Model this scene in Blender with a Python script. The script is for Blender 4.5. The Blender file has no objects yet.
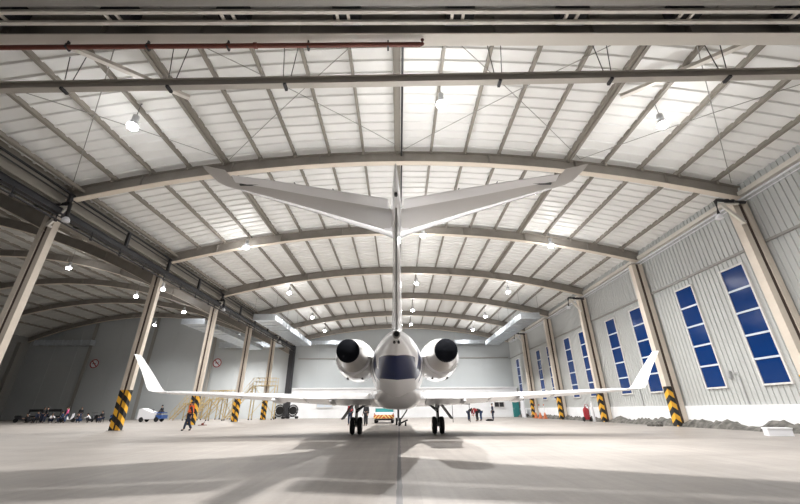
import bpy, math, random
from mathutils import Vector, Matrix
random.seed(7)
C = bpy.context.scene.collection
PI = math.pi
# ------------------------------------------------------------------ helpers
class MB:
    def __init__(s): s.v = []; s.f = []
    def add(s, vs, fs):
        o = len(s.v); s.v += [tuple(v) for v in vs]; s.f += [tuple(i + o for i in f) for f in fs]; return s
    def box(s, x0, y0, z0, x1, y1, z1):
        return s.add([(x0,y0,z0),(x1,y0,z0),(x1,y1,z0),(x0,y1,z0),(x0,y0,z1),(x1,y0,z1),(x1,y1,z1),(x0,y1,z1)],
            [(0,3,2,1),(4,5,6,7),(0,1,5,4),(1,2,6,5),(2,3,7,6),(3,0,4,7)])
    def bar(s, p, q, w, h, up=(0,0,1)):
        p, q = Vector(p), Vector(q); t = (q - p).normalized(); up = Vector(up)
        a = t.cross(up)
        if a.length < 1e-4: a = t.cross(Vector((1,0,0)))
        a.normalize(); b = a.cross(t).normalized(); a *= w/2; b *= h/2
        vs = [p-a-b, p+a-b, p+a+b, p-a+b, q-a-b, q+a-b, q+a+b, q-a+b]
        return s.add(vs, [(0,1,2,3),(7,6,5,4),(4,5,1,0),(5,6,2,1),(6,7,3,2),(7,4,0,3)])
    def loft(s, rings, cap=True, closed=True):
        n = len(rings[0]); vs = [v for r in rings for v in r]; fs = []
        for i in range(len(rings)-1):
            for j in range(n if closed else n-1):
                k = (j+1) % n
                fs.append((i*n+j, i*n+k, (i+1)*n+k, (i+1)*n+j))
        if cap and closed:
            fs.append(tuple(range(n-1,-1,-1))); fs.append(tuple((len(rings)-1)*n + j for j in range(n)))
        return s.add(vs, fs)
    def tube(s, path, r, n=10, cap=True):
        path = [Vector(p) for p in path]; rr = r if isinstance(r, (list, tuple)) else [r]*len(path)
        rings = []; ref = None
        for i, p in enumerate(path):
            a = path[max(i-1,0)]; b = path[min(i+1,len(path)-1)]; t = (b-a).normalized()
            if ref is None or abs(t.dot(ref)) > .98:
                ref = Vector((0,0,1)) if abs(t.z) < .9 else Vector((1,0,0))
            u = t.cross(ref).normalized(); w = t.cross(u)
            rings.append([p + (u*math.cos(2*PI*k/n) + w*math.sin(2*PI*k/n))*rr[i] for k in range(n)])
        return s.loft(rings, cap)
    def lathe(s, prof, o, axis='Y', n=24, cap=True):
        rings = []
        for r, t in prof:
            ring = []
            for k in range(n):
                c, d = r*math.cos(2*PI*k/n), r*math.sin(2*PI*k/n)
                ring.append({'Y': (o[0]+c, o[1]+t, o[2]+d), 'Z': (o[0]+c, o[1]+d, o[2]+t), 'X': (o[0]+t, o[1]+c, o[2]+d)}[axis])
            rings.append(ring)
        return s.loft(rings, cap)
    def sweep(s, path, w, h0, h1):       # along an XZ path: w across Y, from h0 to h1 above the path
        rings = []
        for i, p in enumerate(path):
            a = Vector(path[max(i-1,0)]); b = Vector(path[min(i+1,len(path)-1)]); t = (b-a).normalized()
            u = Vector((-t.z, 0, t.x)); p = Vector(p); y = Vector((0,w/2,0))
            if u.z < 0: u = -u
            rings.append([p+u*h0-y, p+u*h0+y, p+u*h1+y, p+u*h1-y])
        return s.loft(rings)
def obj(name, mb, m, parent=None, smooth=False, org=None):
    if org is None: org = Vector((0,0,0))
    me = bpy.data.meshes.new(name)
    me.from_pydata([tuple(Vector(v)-org) for v in mb.v], [], mb.f); me.validate(); me.update()
    import bmesh
    bm = bmesh.new(); bm.from_mesh(me); bmesh.ops.recalc_face_normals(bm, faces=bm.faces); bm.to_mesh(me); bm.free()
    if smooth:
        for p in me.polygons: p.use_smooth = True
        try: me.set_sharp_from_angle(angle=math.radians(42))
        except Exception: pass
    me.materials.append(m)
    o = bpy.data.objects.new(name, me); C.objects.link(o)
    if parent: o.parent = parent
    return o
def tag(o, label, cat, group=None, kind=None):
    o['label'] = label; o['category'] = cat
    if group: o['group'] = group
    if kind: o['kind'] = kind
    return o
def empty(name, loc, label, cat, group=None, kind=None, rz=0):
    o = bpy.data.objects.new(name, None); C.objects.link(o); o.location = loc; o.rotation_euler = (0,0,rz); o.empty_display_size = .2
    return tag(o, label, cat, group, kind)
def copy_tree(o, parent=None):
    c = o.copy(); C.objects.link(c)
    if parent: c.parent = parent
    for ch in list(o.children): copy_tree(ch, c)
    return c
ORD = ['first','second','third','fourth','fifth','sixth','seventh','eighth','ninth','tenth','eleventh','twelfth']
# ------------------------------------------------------------------ materials
def mat(name, col, rough=.5, metal=0, var=0, scale=3, spec=.5, emit=0, bump=0, coat=0):
    m = bpy.data.materials.new(name); m.use_nodes = True; nt = m.node_tree; b = nt.nodes['Principled BSDF']
    b.inputs['Base Color'].default_value = (*col, 1); b.inputs['Roughness'].default_value = rough; b.inputs['Metallic'].default_value = metal
    b.inputs['Specular IOR Level'].default_value = spec; b.inputs['Coat Weight'].default_value = coat
    if emit: b.inputs['Emission Color'].default_value = (*col, 1); b.inputs['Emission Strength'].default_value = emit
    if var or bump:
        tc = nt.nodes.new('ShaderNodeTexCoord'); no = nt.nodes.new('ShaderNodeTexNoise'); no.inputs['Scale'].default_value = scale; no.inputs['Detail'].default_value = 6
        nt.links.new(tc.outputs['Object'], no.inputs['Vector'])
        if var:
            mr = nt.nodes.new('ShaderNodeMapRange'); mr.inputs[1].default_value = .3; mr.inputs[2].default_value = .7; mr.inputs[3].default_value = 1-var; mr.inputs[4].default_value = 1+var
            nt.links.new(no.outputs['Fac'], mr.inputs[0])
            mx = nt.nodes.new('ShaderNodeVectorMath'); mx.operation = 'SCALE'; mx.inputs[0].default_value = col
            nt.links.new(mr.outputs[0], mx.inputs['Scale']); nt.links.new(mx.outputs[0], b.inputs['Base Color'])
        if bump:
            bp = nt.nodes.new('ShaderNodeBump'); bp.inputs['Strength'].default_value = bump; bp.inputs['Distance'].default_value = .05
            nt.links.new(no.outputs['Fac'], bp.inputs['Height']); nt.links.new(bp.outputs['Normal'], b.inputs['Normal'])
    return m
class G:      # tiny node-graph writer
    def __init__(s, m): s.nt = m.node_tree; s.b = s.nt.nodes['Principled BSDF']
    def _in(s, sock, v):
        if isinstance(v, (int, float, tuple)): sock.default_value = v
        else: s.nt.links.new(v, sock)
    def m(s, op, a, b=0.0, c=None):
        n = s.nt.nodes.new('ShaderNodeMath'); n.operation = op; s._in(n.inputs[0], a); s._in(n.inputs[1], b)
        if c is not None: s._in(n.inputs[2], c)
        return n.outputs[0]
    def mix(s, f, a, b):
        n = s.nt.nodes.new('ShaderNodeMix'); n.data_type = 'RGBA'; s._in(n.inputs[0], f)
        for i, v in ((6, a), (7, b)): s._in(n.inputs[i], (*v, 1) if isinstance(v, tuple) and len(v) == 3 else v)
        return n.outputs[2]
    def xyz(s, coord='Object'):
        tc = s.nt.nodes.new('ShaderNodeTexCoord'); sp = s.nt.nodes.new('ShaderNodeSeparateXYZ'); s.nt.links.new(tc.outputs[coord], sp.inputs[0]); s.vec = tc.outputs[coord]
        return sp.outputs
    def noise(s, scale, detail=5, stretch=None, rough=.55):
        n = s.nt.nodes.new('ShaderNodeTexNoise'); n.inputs['Scale'].default_value = scale; n.inputs['Detail'].default_value = detail; n.inputs['Roughness'].default_value = rough
        v = s.vec
        if stretch:
            mp = s.nt.nodes.new('ShaderNodeMapping'); mp.inputs['Scale'].default_value = stretch; s.nt.links.new(v, mp.inputs[0]); v = mp.outputs[0]
        s.nt.links.new(v, n.inputs['Vector']); return n.outputs['Fac']
    def rng(s, v, a, b, c, d):
        n = s.nt.nodes.new('ShaderNodeMapRange'); s._in(n.inputs[0], v)
        for i, q in enumerate((a,b,c,d)): n.inputs[i+1].default_value = q
        return n.outputs[0]
M = {}
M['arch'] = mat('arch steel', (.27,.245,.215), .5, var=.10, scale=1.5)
M['purlin'] = mat('purlin steel', (.25,.228,.195), .5)
M['beamg'] = mat('hung beam paint', (.46,.43,.385), .5)
M['flange'] = mat('flange lit tone', (.74,.66,.56), .45)  # arch steel made paler, floor bounce light put into the colour
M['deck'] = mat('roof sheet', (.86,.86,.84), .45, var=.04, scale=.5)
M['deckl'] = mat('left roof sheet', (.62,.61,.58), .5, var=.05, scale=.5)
M['col'] = mat('column steel', (.66,.585,.50), .45, var=.06, scale=1.2)
M['sheet'] = mat('wall sheet', (.50,.51,.50), .4, var=.03, scale=.4)
M['back'] = mat('back wall sheet', (.46,.485,.495), .5, var=.03, scale=.3)
M['white'] = mat('white wall', (.85,.86,.88), .6, var=.05, scale=.8)
M['dark'] = mat('dark steel', (.022,.022,.026), .5)
M['black'] = mat('black', (.012,.012,.014), .5)
M['groove_shade'] = mat('column groove shade', (.07,.045,.035), .6)  # shade of the column groove put into a dark colour
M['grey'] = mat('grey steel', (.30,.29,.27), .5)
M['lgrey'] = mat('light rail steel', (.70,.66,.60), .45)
M['rust'] = mat('red brown pipe paint', (.16,.045,.03), .5)
M['galv'] = mat('galvanised duct', (.62,.66,.70), .32, .75, var=.12, scale=2)
M['jet'] = mat('jet white paint', (.83,.83,.84), .22, coat=.5)
M['jetgrey'] = mat('jet light grey', (.44,.42,.40), .3)
M['boot'] = mat('polished leading edge', (.75,.75,.76), .25, .6)
M['chrome'] = mat('polished metal', (.78,.78,.78), .16, 1)
M['tyre'] = mat('tyre rubber', (.014,.014,.015), .75)
M['cover'] = mat('exhaust cover cloth', (.005,.006,.010), .8, spec=.15, bump=.3, scale=6)
M['window'] = mat('blue window film', (.001,.030,.15), .14, spec=.3, bump=.12, scale=1.3)
M['frame'] = mat('window frame', (.72,.70,.68), .45)
M['mull'] = mat('window mullion', (.66,.72,.80), .35)
M['rubble'] = mat('rough grey concrete', (.12,.115,.105), .95, var=.6, scale=3, bump=.8)
M['lens'] = mat('lamp lens', (.93,.95,1), .4, emit=60)
M['lamp'] = mat('lamp housing', (.55,.55,.56), .4, .6)
M['skin'] = mat('skin', (.45,.27,.19), .6)
M['hair'] = mat('dark hair', (.012,.01,.01), .6)
M['navy'] = mat('navy cloth', (.015,.022,.05), .85)
M['charcoal'] = mat('charcoal cloth', (.02,.02,.024), .85)
M['orange'] = mat('orange vest', (.85,.13,.02), .7)
M['red'] = mat('red', (.34,.018,.028), .5)
M['pink'] = mat('pink cloth', (.75,.12,.30), .8)
M['pale'] = mat('white cloth', (.75,.75,.78), .8)
M['denim'] = mat('denim', (.03,.06,.14), .85)
M['blue'] = mat('blue paint', (.03,.09,.30), .4)
M['teal'] = mat('teal door paint', (.03,.22,.22), .4)
M['yellow'] = mat('yellow stair paint', (.50,.385,.19), .5, var=.1)
M['coneo'] = mat('orange plastic', (.55,.15,.05), .5)
M['redlamp'] = mat('red lamp', (1,.15,.08), .4, emit=2)
# hazard stripes
M['hazard'] = mat('hazard paint', (.8,.4,.02), .5); g = G(M['hazard']); p = g.xyz()
t = g.m('ADD', p[2], g.m('MULTIPLY', g.m('ADD', p[1], p[0]), .75)); t = g.m('FRACT', g.m('MULTIPLY', t, 1.35))
g._in(g.b.inputs['Base Color'], g.mix(g.m('GREATER_THAN', t, .5), (.80,.42,.03), (.015,.015,.015)))
M['chevron'] = mat('chevron paint', (.8,.6,.3), .5); g = G(M['chevron']); p = g.xyz()
t = g.m('FRACT', g.m('MULTIPLY', g.m('ADD', p[2], g.m('ABSOLUTE', p[0])), 3.2))
g._in(g.b.inputs['Base Color'], g.mix(g.m('GREATER_THAN', t, .5), (.75,.60,.20), (.50,.05,.03)))
# concrete floor
M['floor'] = mat('concrete floor', (.5,.47,.43), .4); g = G(M['floor']); p = g.xyz()
n1 = g.noise(.18, 5); n2 = g.noise(1.2, 6, (.25,1.0,1)); n3 = g.noise(2.2, 4, (2.4,.12,1)); n4 = g.noise(14, 3)
s = g.m('MULTIPLY', g.rng(n1,.35,.65,.86,1.10), g.m('MULTIPLY', g.rng(n2,.3,.7,.88,1.10), g.m('MULTIPLY', g.rng(n3,.3,.7,.90,1.08), g.rng(n4,.3,.7,.95,1.05))))
col = g.mix(s, (0,0,0), (.50,.455,.41)); col = g.mix(1.0, (0,0,0), col)
sc_ = g.nt.nodes.new('ShaderNodeVectorMath'); sc_.operation = 'SCALE'; sc_.inputs[0].default_value = (.28,.255,.235); g._in(sc_.inputs['Scale'], s); col = sc_.outputs[0]
def seam(sock, period, off, w):
    a = g.m('FRACT', g.m('MULTIPLY', g.m('ADD', sock, off), 1/period)); a = g.m('ABSOLUTE', g.m('SUBTRACT', a, .5)); return g.m('GREATER_THAN', a, .5 - w/period)
jx = seam(p[0], 6.0, 0.02, .012); jy = seam(p[1], 6.0, 1.3, .015)
j = g.m('MAXIMUM', jx, jy); col = g.mix(g.m('MULTIPLY', j, .38), col, (.12,.11,.10))
cl = g.m('LESS_THAN', g.m('ABSOLUTE', g.m('ADD', p[0], g.m('MULTIPLY', g.m('SUBTRACT', n2, .5), .06))), .045); col = g.mix(g.m('MULTIPLY', cl, .65), col, (.07,.075,.09))
# tyre scuffs beside the centre line
sw = g.m('MULTIPLY', g.m('LESS_THAN', g.m('ABSOLUTE', g.m('SUBTRACT', g.m('ABSOLUTE', p[0]), .22)), .10), g.rng(n3,.45,.6,0,.35)); col = g.mix(sw, col, (.16,.15,.14))
g._in(g.b.inputs['Base Color'], col); g._in(g.b.inputs['Roughness'], g.rng(n1,.3,.7,.42,.62)); g.b.inputs['Specular IOR Level'].default_value = .35
# ------------------------------------------------------------------ building
XC, W, Y1, S = .377, 18.68, 16.97, 9.24
YK = [Y1 + S*(k-1) for k in range(7)]        # 7.73 .. 63.17
YB = 63.9; YF = 5.2; XL = -18.3; XR = 19.32; XFAR = -64.6
def zb(x): return 14.31 - 2.54*((x-XC)/W)**2                 # underside of a main arch
def zbl(x): return 16.55 - .0104*(x+44)**2                    # underside of a left bay arch
DECK = 1.02
def st(o, label, cat): return tag(o, label, cat, kind='structure')
fl = MB(); fl.box(-80,-6,-.2, 24,YB+.4,0); st(obj('floor', fl, M['floor']), 'pale concrete hangar floor with a dark centre line', 'floor')
def deck(name, zf, x0, x1, y0, y1, m, label, n=26, per=.62):
    mb = MB(); prof = []; y = y0
    while y < y1:
        prof += [(y, 0), (y+per*.70, 0), (y+per*.78, -.07), (y+per*.92, -.07)]; y += per
    prof.append((y1, 0)); N = len(prof); xs = [x0+(x1-x0)*i/n for i in range(n+1)]
    vs = [(x, py, zf(x)+DECK+pz) for x in xs for py, pz in prof]
    fs = [(i*N+j, i*N+j+1, (i+1)*N+j+1, (i+1)*N+j) for i in range(n) for j in range(N-1)]
    mb.add(vs, fs)
    mb.add([(x, yy, zf(x)+DECK+.3) for x in xs for yy in (y0,y1)], [(2*i, 2*i+1, 2*i+3, 2*i+2) for i in range(n)])
    return st(obj(name, mb, m), label, 'ceiling')
deck('ceiling', zb, XL-.2, XR+.2, 8.05, YB+.1, M['deck'], 'white ribbed sheet roof over the main hangar bay')
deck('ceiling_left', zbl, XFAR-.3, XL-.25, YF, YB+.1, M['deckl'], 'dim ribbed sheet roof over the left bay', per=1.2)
# front soffit above the door rails
sf = MB()
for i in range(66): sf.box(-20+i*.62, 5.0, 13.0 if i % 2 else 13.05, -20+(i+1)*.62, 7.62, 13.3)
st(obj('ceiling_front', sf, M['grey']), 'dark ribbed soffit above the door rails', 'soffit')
# arches
def arch(zf, x0, x1, y, label, group, n=30):
    t = empty('roof_arch', ((x0+x1)/2, y, zf((x0+x1)/2)), label, 'roof beam', group); O = Vector(t.location)
    path = [(x0+(x1-x0)*i/n, y, zf(x0+(x1-x0)*i/n)) for i in range(n+1)]
    obj('bottom_flange', MB().sweep(path, .36, 0, .035), M['flange'], t, org=O)  # lit underside painted in: paler tone than the shaded web
    mb = MB().sweep(path, .05, .036, .72)
    for i in range(3, n, 4):
        p = Vector(path[i]); mb.box(p.x-.015, y-.16, p.z+.04, p.x+.015, y+.16, p.z+.71)
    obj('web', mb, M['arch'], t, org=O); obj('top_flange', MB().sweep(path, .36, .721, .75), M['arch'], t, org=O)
for k, y in enumerate(YK):
    if k == 0: y += .45
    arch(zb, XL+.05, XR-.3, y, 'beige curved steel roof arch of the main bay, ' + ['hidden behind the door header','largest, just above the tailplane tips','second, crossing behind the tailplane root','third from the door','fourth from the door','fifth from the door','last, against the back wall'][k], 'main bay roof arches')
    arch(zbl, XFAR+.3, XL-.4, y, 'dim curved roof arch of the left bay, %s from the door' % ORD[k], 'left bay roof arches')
# purlins
for n in range(-9, 10):
    x = -.03 + n*2.0
    if x < XL or x > XR: continue
    mb = MB(); z = zb(x)+.75; thick = n % 5 == 0; w = .34 if thick else .13; sl = -2*2.54*(x-XC)/W/W
    mb.bar((x, 8.1, z+.135), (x, YB-.1, z+.135), w, .26 if not thick else .30, up=(-sl,0,1))
    if thick: mb.bar((x, 8.1, z-.02), (x, YB-.1, z-.02), .10, .2, up=(-sl,0,1))
    for y in YK[1:]:
        mb.box(x-.05, y-.30, z-.22, x+.05, y-.20, z+.02)
    o = obj('roof_purlin', mb, M['purlin'])
    lab = 'wide ridge purlin running along the middle of the roof' if n == 0 else '%s roof purlin to the %s of the ridge, running lengthwise%s' % (ORD[abs(n)-1], 'left' if n < 0 else 'right', ', wider than its neighbours' if thick else '')
    tag(o, lab, 'purlin', 'main bay roof purlins', 'structure')
i = 0; x = XL-2
while x > XFAR+1:
    mb = MB(); z = zbl(x)+.75; mb.bar((x, 6, z+.135), (x, YB-.1, z+.135), .14, .27, up=(2*.0104*(x+44),0,1)); i += 1
    tag(obj('roof_purlin', mb, M['purlin']), 'dim lengthwise purlin of the left bay roof, number %d out from the column row' % i, 'purlin', 'left bay roof purlins', 'structure'); x -= 2.9
# tie rods and braces in the first bay
rods = [((-9.7,8.2),(XC,16.6)),((XC,8.2),(-9.7,16.6)),((10.5,8.2),(XC,16.6)),((XC,8.2),(10.5,16.6)),((-18,8.2),(-9.7,16.6)),((-9.7,8.2),(-18,16.6)),((18.6,8.2),(10.5,16.6)),((10.5,8.2),(18.6,16.6))]
rl = ['left of the ridge, leaning in','left of the ridge, leaning out','right of the ridge, leaning in','right of the ridge, leaning out','near the left eave, leaning in','near the left eave, leaning out','near the right eave, leaning in','near the right eave, leaning out']
for (a, b), l in zip(rods, rl):
    mb = MB(); mb.tube([(a[0]+(b[0]-a[0])*q/6, a[1]+(b[1]-a[1])*q/6, zb(a[0]+(b[0]-a[0])*q/6)+.72) for q in range(7)], .018, 6)
    tag(obj('tie_rod', mb, M['grey']), 'thin diagonal steel tie rod under the first bay roof ' + l, 'tie rod', 'roof cross bracing')
for sx, l in ((-1,'left'),(1,'right')):
    mb = MB(); mb.bar((XC+sx*13.6, 8.3, zb(13.6)+.55), (XC+sx*9.9, 12.1, zb(9.9)+.62), .2, .16)
    tag(obj('roof_brace', mb, M['lgrey']), 'pale diagonal brace from header to wide purlin, %s of the ridge' % l, 'brace', 'roof knee braces')
# ------------------------------------------------------------------ walls
wr = MB(); y = YF; prof = []
while y < YB: prof += [(y,0),(y+.22,0),(y+.235,.045),(y+.275,.045),(y+.29,0)]; y += .31
N = len(prof)
wr.add([(XR-d, yy, z) for z in (1.25, 12.9) for yy, d in prof], [(j, j+1, N+j+1, N+j) for j in range(N-1)])
wr.box(XR+.02, YF, 0, XR+.3, YB, 12.9)
o = st(obj('wall_right', wr, M['sheet']), 'grey white ribbed sheet wall with tall blue windows', 'wall')
bs = MB(); bs.box(XR-.13, YF, 0, XR+.05, YB, 1.27); st(obj('baseboard_right', bs, M['white']), 'white masonry plinth along the right wall', 'plinth')
gt = MB(); gt.box(XR-.12, YF, 9.05, XR, YB, 9.17); st(obj('trim_1', gt, M['grey']), 'grey girt line along the upper right wall', 'trim')
gt = MB(); gt.box(XR-.28, YF, 11.95, XR-.02, YB, 12.2); st(obj('trim_2', gt, M['lgrey']), 'pale eave beam along the top of the right wall', 'trim')
# rubble along the base
rb = MB(); n = 260; ring = []
for i in range(n+1):
    yy = 8 + (YB-9)*i/n; h = .40 + .16*math.sin(i*.37)*math.sin(i*.11+1) + random.uniform(-.07,.09); d = .55 + random.uniform(-.10,.14)
    x = XR-.13
    ring.append([(x+.02,yy,0),(x-d,yy,0),(x-d*.7,yy,h*.45),(x-.07,yy,h*.85),(x+.02,yy,h)])
rb.loft(ring); tag(obj('rubble_strip', rb, M['rubble']), 'rough broken grey concrete along the foot of the white plinth', 'rubble', kind='stuff')
# back walls
def gable(name, x0, x1, zf, m, label, seams, bands):
    mb = MB(); n = 24; xs = [x0+(x1-x0)*i/n for i in range(n+1)]
    top = [(x, YB, zf(x)+DECK+.05) for x in xs]; bot = [(x, YB, 0) for x in xs]
    mb.add(bot+top, [(i,i+1,n+2+i,n+1+i) for i in range(n)])
    mb.add([(x, YB+.2, z) for x,_,z in bot+top], [(i,i+1,n+2+i,n+1+i) for i in range(n)])
    for s_ in seams: mb.box(s_-.03, YB-.025, 0, s_+.03, YB, zf(s_)+DECK)
    for b in bands: mb.box(x0, YB-.05, b-.05, x1, YB, b+.05)
    return st(obj(name, mb, m), label, 'wall')
gable('wall_back', XL, XR+.3, zb, M['back'], 'pale sheet wall at the back of the main bay', [-14,-10,-6,-2,2.4,6.5,10.5,14.5], [12.0])
gable('wall_back_left', XFAR-.2, XL, zbl, M['back'], 'grey panel wall at the back of the left bay', [-60,-56,-49,-46,-39,-35,-28,-24], [9.2])
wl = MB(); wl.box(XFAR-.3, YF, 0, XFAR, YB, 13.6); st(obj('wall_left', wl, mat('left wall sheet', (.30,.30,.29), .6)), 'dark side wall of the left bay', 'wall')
cs = MB(); cs.box(XL-.28, YF, 10.9, XL-.16, YB, 12.9); st(obj('wall_left_upper', cs, M['purlin']), 'narrow grey strip between the two roofs above the column row', 'wall')
lt = MB(); lt.box(-17.3, YB-.16, 9.2, XR-.4, YB-.02, 9.36); st(obj('trim_3', lt, M['grey']), 'dark door rail line across the back wall', 'trim')
# annex along the back wall
an = MB(); an.box(-17.2, 61.6, 0, XR-.3, YB-.02, 4.25); an.box(-17.25, 61.5, 4.25, XR-.2, YB-.02, 4.45); an.box(-17.25,61.56,0,XR-.3,61.62,.3)
st(obj('wall_annex', an, M['white']), 'low white annex wall across the back of the main bay', 'annex wall')
for i, (x, l, z0, z1, w) in enumerate(((-11.8,'left of the jet',1.5,2.1,2.6),(15.9,'right of the jet',1.4,2.2,1.6))):
    o = MB(); 
    for k in range(4): o.box(x-w/2 if k in (0,) else x+w/2-.07 if k == 1 else x-w/2, 61.48, z0 if k < 3 else z1-.07, x-w/2+.07 if k == 0 else x+w/2, 61.6, z1 if k in (0,1,3) else z0+.07)
    o.box(x-.03, 61.49, z0, x+.03, 61.6, z1)
    f = st(obj('window_%d' % (20+i), o, M['frame']), 'small annex window low on the back wall, %s' % l, 'window')
    q = MB(); q.box(x-w/2+.07, 61.53, z0+.07, x+w/2-.07, 61.6, z1-.07); obj('pane', q, M['dark'] if i else M['mull'], f)
d = MB(); d.box(18.0, 61.44, 0, 19.0, 61.6, 2.6); o = st(obj('door_1', d, M['teal']), 'teal door at the right end of the annex', 'door')
h = MB(); h.box(18.1, 61.38, 1.1, 18.16, 61.44, 1.3); obj('door_handle', h, M['chrome'], o)
# posts on the left back wall
for x, l in ((-53.6,'leftmost'),(-43.0,'middle'),(-32.2,'rightmost')):
    mb = MB(); mb.box(x-.28, YB-.35, 0, x+.28, YB-.3, zbl(x)); mb.box(x-.05, YB-.3, 0, x+.05, YB-.06, zbl(x)); 
    tag(obj('wall_post', mb, M['grey']), 'grey steel post against the left bay back wall, %s of three' % l, 'wall post', 'posts on the left back wall')
mb = MB(); mb.box(XL-.5, YB-.9, 0, XL+.35, YB-.02, 11.6); tag(obj('corner_column', mb, M['dark']), 'dark boxed corner column where the two bays meet at the back wall', 'column')
mb = MB(); mb.box(XFAR+.02, 61.6, 0, XFAR+.7, 62.3, 12); tag(obj('corner_column', mb, M['grey']), 'dim column in the far corner of the left bay', 'column')
# ------------------------------------------------------------------ columns
def column(x0, x1, hw, y, top, label, group, inner, base=2.5):
    r = empty('steel_column', (0, y, 0), label, 'column', group); L = (x1-x0)*.37
    for i, (a, b) in enumerate(((x0, x0+L), (x1-L, x1))):
        mb = MB(); mb.box(a, -hw, .03, b, hw, top-.06); leg = obj('column_leg', mb, M['col'], r)
        if inner is None or inner == i:
            mb = MB(); e = .008; mb.box(a-e, -hw-e, .03, b+e, hw+e, base); obj('hazard_band', mb, M['hazard'], leg)
    mb = MB(); mb.box(x0+L, -hw+.05, .03, x1-L, hw-.05, top-.06); obj('groove_shade_strip', mb, M['groove_shade'], r)  # dark strip filling the gap, stands in for shade between the legs
    b = MB(); b.box(x0-.08, -hw-.08, 0, x1+.08, hw+.08, .03); obj('base_plate', b, M['grey'], r)
    c = MB(); c.box(x0-.03, -hw-.03, top-.06, x1+.03, hw+.03, top); obj('cap_plate', c, M['arch'], r)
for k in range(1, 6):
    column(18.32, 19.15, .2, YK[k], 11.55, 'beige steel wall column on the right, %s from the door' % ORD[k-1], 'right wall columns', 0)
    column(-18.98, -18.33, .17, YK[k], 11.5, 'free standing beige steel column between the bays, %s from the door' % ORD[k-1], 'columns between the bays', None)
# monitors / lamp arms on odd columns
def arm(sgn, y, label):
    xw = 18.32 if sgn > 0 else -18.36; q_ = 1 if sgn > 0 else .68
    r = empty('pipe_arm', (xw, y, 10.0), label, 'pipe arm', 'pipe arms on the columns'); s_ = -sgn
    a = MB(); a.tube([(-s_*.5,-.4,1.32),(s_*.1,-.4,1.36),(s_*q_*1.0,-.4,1.48),(s_*q_*1.08,-.4,1.40),(s_*q_*1.2,-.4,.55)], .085, 10)
    a.lathe([(.12,-.02),(.12,.1)], (s_*.5,-.4,1.41), 'X', 12); a.lathe([(.13,-.02),(.13,.08)], (s_*.2,-.4,1.37), 'X', 12); obj('pipe', a, M['black'], r, True)
    n_ = MB(); n_.lathe([(.10,.12),(.17,.02),(.19,-.12),(.14,-.16)], (s_*q_*1.22,-.4,.45), 'Z', 16); obj('lamp_head', n_, M['pale'], r, True)
    b = MB(); b.bar((0,-.4,.1), (s_*q_*.85,-.4,1.18), .11, .17); b.bar((s_*q_*1.05,-.4,1.22), (-s_*.1,-.4,1.22), .10, .08); b.bar((0,-.45,.1), (0,-.2,.1), .1, .12); obj('bracket', b, M['lgrey'], r)
for k, l in ((1,'first'),(3,'third'),(5,'fifth')):
    arm(1, YK[k], 'black pipe arm with white head on the %s right wall column' % l)
    arm(-1, YK[k], 'black pipe arm with white head on the %s column between the bays' % l)
# ------------------------------------------------------------------ right wall windows
wi = 0
for k in range(0, 6):
    for a, b in ((1.55,2.98),(5.35,6.78)):
        if k == 0: continue
        y0, y1 = YK[k]+a, YK[k]+b
        if y1 > 61: continue
        wi += 1; z0, z1 = 2.28, 8.5
        f = MB(); t = .09
        f.box(XR-.11, y0-t, z0-t, XR+.01, y0, z1+t); f.box(XR-.11, y1, z0-t, XR+.01, y1+t, z1+t); f.box(XR-.11, y0, z0-t, XR+.01, y1, z0); f.box(XR-.11, y0, z1, XR+.01, y1, z1+t)
        o = st(obj('window_%d' % wi, f, M['frame']), 'tall blue five pane window in the right wall, %s from the door' % ORD[wi-1], 'window'); o['group'] = 'right wall windows'
        q = MB(); q.box(XR-.06, y0, z0, XR, y1, z1); obj('pane', q, M['window'], o)
        q = MB()
        for j in range(1, 5): zz = z0+(z1-z0)*j/5; q.box(XR-.10, y0, zz-.05, XR-.05, y1, zz+.05)
        obj('mullion', q, M['mull'], o)
# pipes, boxes and conduits on the right wall
mb = MB(); mb.tube([(18.95,6,11.68),(18.95,62,11.68)], .05, 8); mb.tube([(18.99,6,11.48),(18.99,62,11.48)], .03, 8); tag(obj('wall_pipe', mb, M['pale'], None, True), 'long thin white pipe pair high along the right wall', 'pipe')
for k, l in ((1,'near right wall'),(2,'second window bay of the right wall')):
    y = YK[k]
    mb = MB(); mb.box(XR-.16, y+4.75, 2.7, XR, y+5.02, 3.1); mb.box(XR-.18, y+4.78, 2.75, XR-.15, y+4.99, 3.05); tag(obj('junction_box', mb, M['lamp']), 'small grey junction box beside a window on the %s' % l, 'junction box', 'wall junction boxes')
    mb = MB(); mb.tube([(XR-.07,y+4.62,2.95),(XR-.07,y+4.38,2.95),(XR-.07,y+4.3,2.86),(XR-.07,y+4.3,1.3)], .03, 8); tag(obj('conduit', mb, M['lamp'], None, True), 'grey conduit bending down to the plinth on the %s' % l, 'conduit', 'wall conduits')
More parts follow.
